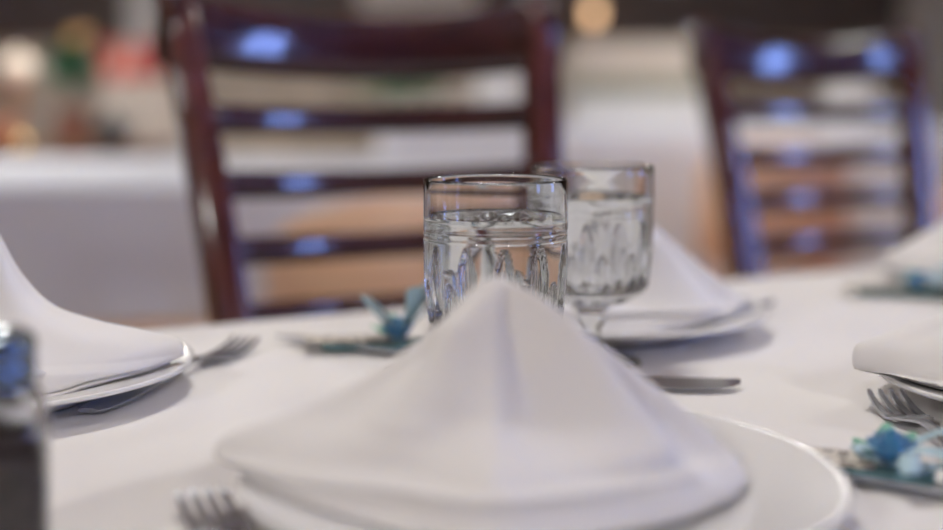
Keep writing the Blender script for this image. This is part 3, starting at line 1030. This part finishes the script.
obj('ribbon', box(NB(), -.012, .012, -.077, .077, .03, .1415, .001), M['whitebox'], t, False)
yk = SBY + .03 - .08
t = root('black_bowl', (at(118, SBY + .01), SBY - .06, ZS), 0, 'small black enamel teapot in front of the cream crate', 'teapot')
obj('body', lathe(NB(), [(0, 0), (.035, 0), (.058, .03), (.064, .06), (.055, .09), (.03, .108), (.03, .112), (.012, .122), (.008, .13), (.013, .14), (.008, .148), (0, .149)], 32), M['black'], t)
obj('spout', tube(NB(), [(.05, 0, .05), (.08, 0, .065), (.095, 0, .10)], lambda s: .014 - .007 * s, 10, Vector((0, 1, 0))), M['black'], t)
obj('handle', tube(NB(), [(-.05, 0, .09), (-.085, 0, .088), (-.095, 0, .06), (-.08, 0, .035), (-.055, 0, .035)], .006, 8, Vector((0, 1, 0))), M['black'], t)
t.name = 'teapot'
t = root('fruit_bowl', (at(-6, SBY - .02), SBY - .02, ZS), 0, 'orange glazed bowl at the left end of the sideboard view', 'bowl')
obj('bowl', lathe(NB(), [(0, 0), (.05, 0), (.055, .008), (.09, .05), (.105, .10), (.100, .10), (.085, .052), (.05, .012), (0, .010)], 36), M['orange'], t)

# things on the covered buffet
ZB = .8025
yb = 5.30
for (px, lb) in ((497, 'white square planter on the buffet seen through the larger chair'), (845, 'white square planter on the buffet seen through the smaller chair')):
    t = root('square_planter', (at(px, yb), yb, ZB), .05, lb, 'planter', 'white planters on the buffet')
    bm = NB()
    loft(bm, [[(x * w, y * w, z) for (x, y) in rsec(.18, .18, .02)] for (w, z) in ((.86, 0), (.90, .005), (1.0, .215), (.99, .22), (.90, .22), (.88, .20))])
    obj('pot', bm, M['pot'], t, 'auto')
    leaf_ball(t, .27, .07, 26, M['plantleaf'], px, .7, .05, .03)
t = root('herb_trough', (at(400, yb), yb, ZB), 0, 'low wooden trough of green herbs beside the white planter', 'planter')
obj('trough', box(NB(), -.17, .17, -.08, .08, 0, .09, .006), M['whitebox'], t, 'auto')
for k in range(4):
    e = leaf_ball(t, .16, .09, 24, M['plantleaf'], 40 + k, .7, .055, .03)
    for ch in list(t.children)[-48:]: ch.location.x = -.12 + .08 * k
for k, (h, m, lb) in enumerate(((.125, 'pot', 'thick white folded linen at the bottom of the pile on the buffet'), (.055, 'sage', 'sage green folded linen in the middle of the pile on the buffet'), (.15, 'whitebox', 'thick cream folded linen on top of the pile on the buffet'))):
    z0 = ZB + (0, .126, .182)[k]
    t = root('folded_linen', (at(634, yb), yb, z0), .02 * k, lb, 'linen', 'folded linen pile on the buffet')
    n = max(1, int(h / .027))
    for j in range(n):
        obj('fold', box(NB(), -.26 + .004 * (j % 2), .26, -.16, .16, h * j / n + .0005, h * (j + 1) / n - .0005, min(.010, h / n * .42), 3), M[m], t, 'auto')
# a pale framed picture and a small wall lamp on the far wall
yw = RY1
t = root('framed_picture', (at(420, yw), yw - .001, 1.34), 0, 'pale framed picture on the dark far wall above the larger chair', 'picture')
obj('frame', box(NB(), -.36, .36, -.03, 0, 0, .55, .006), M['brownwood'], t, 'auto')
obj('canvas', box(NB(), -.32, .32, -.036, -.03, .04, .51), M['pot'], t, False)
t = root('wall_lamp', (at(590, yw), yw, 1.33), 0, 'small lit wall lamp on the far wall between the chairs', 'lamp')
obj('back_plate', box(NB(), -.03, .03, -.02, 0, -.08, .06, .005), M['brass'], t, 'auto')
obj('arm', tube(NB(), [(0, -.015, -.04), (0, -.07, -.06), (0, -.10, -.02)], .006, 8, Vector((1, 0, 0))), M['brass'], t)
lit = mat('lit amber bulb', (1, .8, .5), 0.5, **{'Emission Strength': 3.0})
lit.node_tree.nodes['Principled BSDF'].inputs['Emission Color'].default_value = (1, .62, .35, 1)
o = obj('bulb', lathe(NB(), [(0, -.02), (.02, -.015), (.036, .015), (.038, .04), (.028, .065), (0, .08)], 20), lit, t)
o.location = (0, -.10, 0)
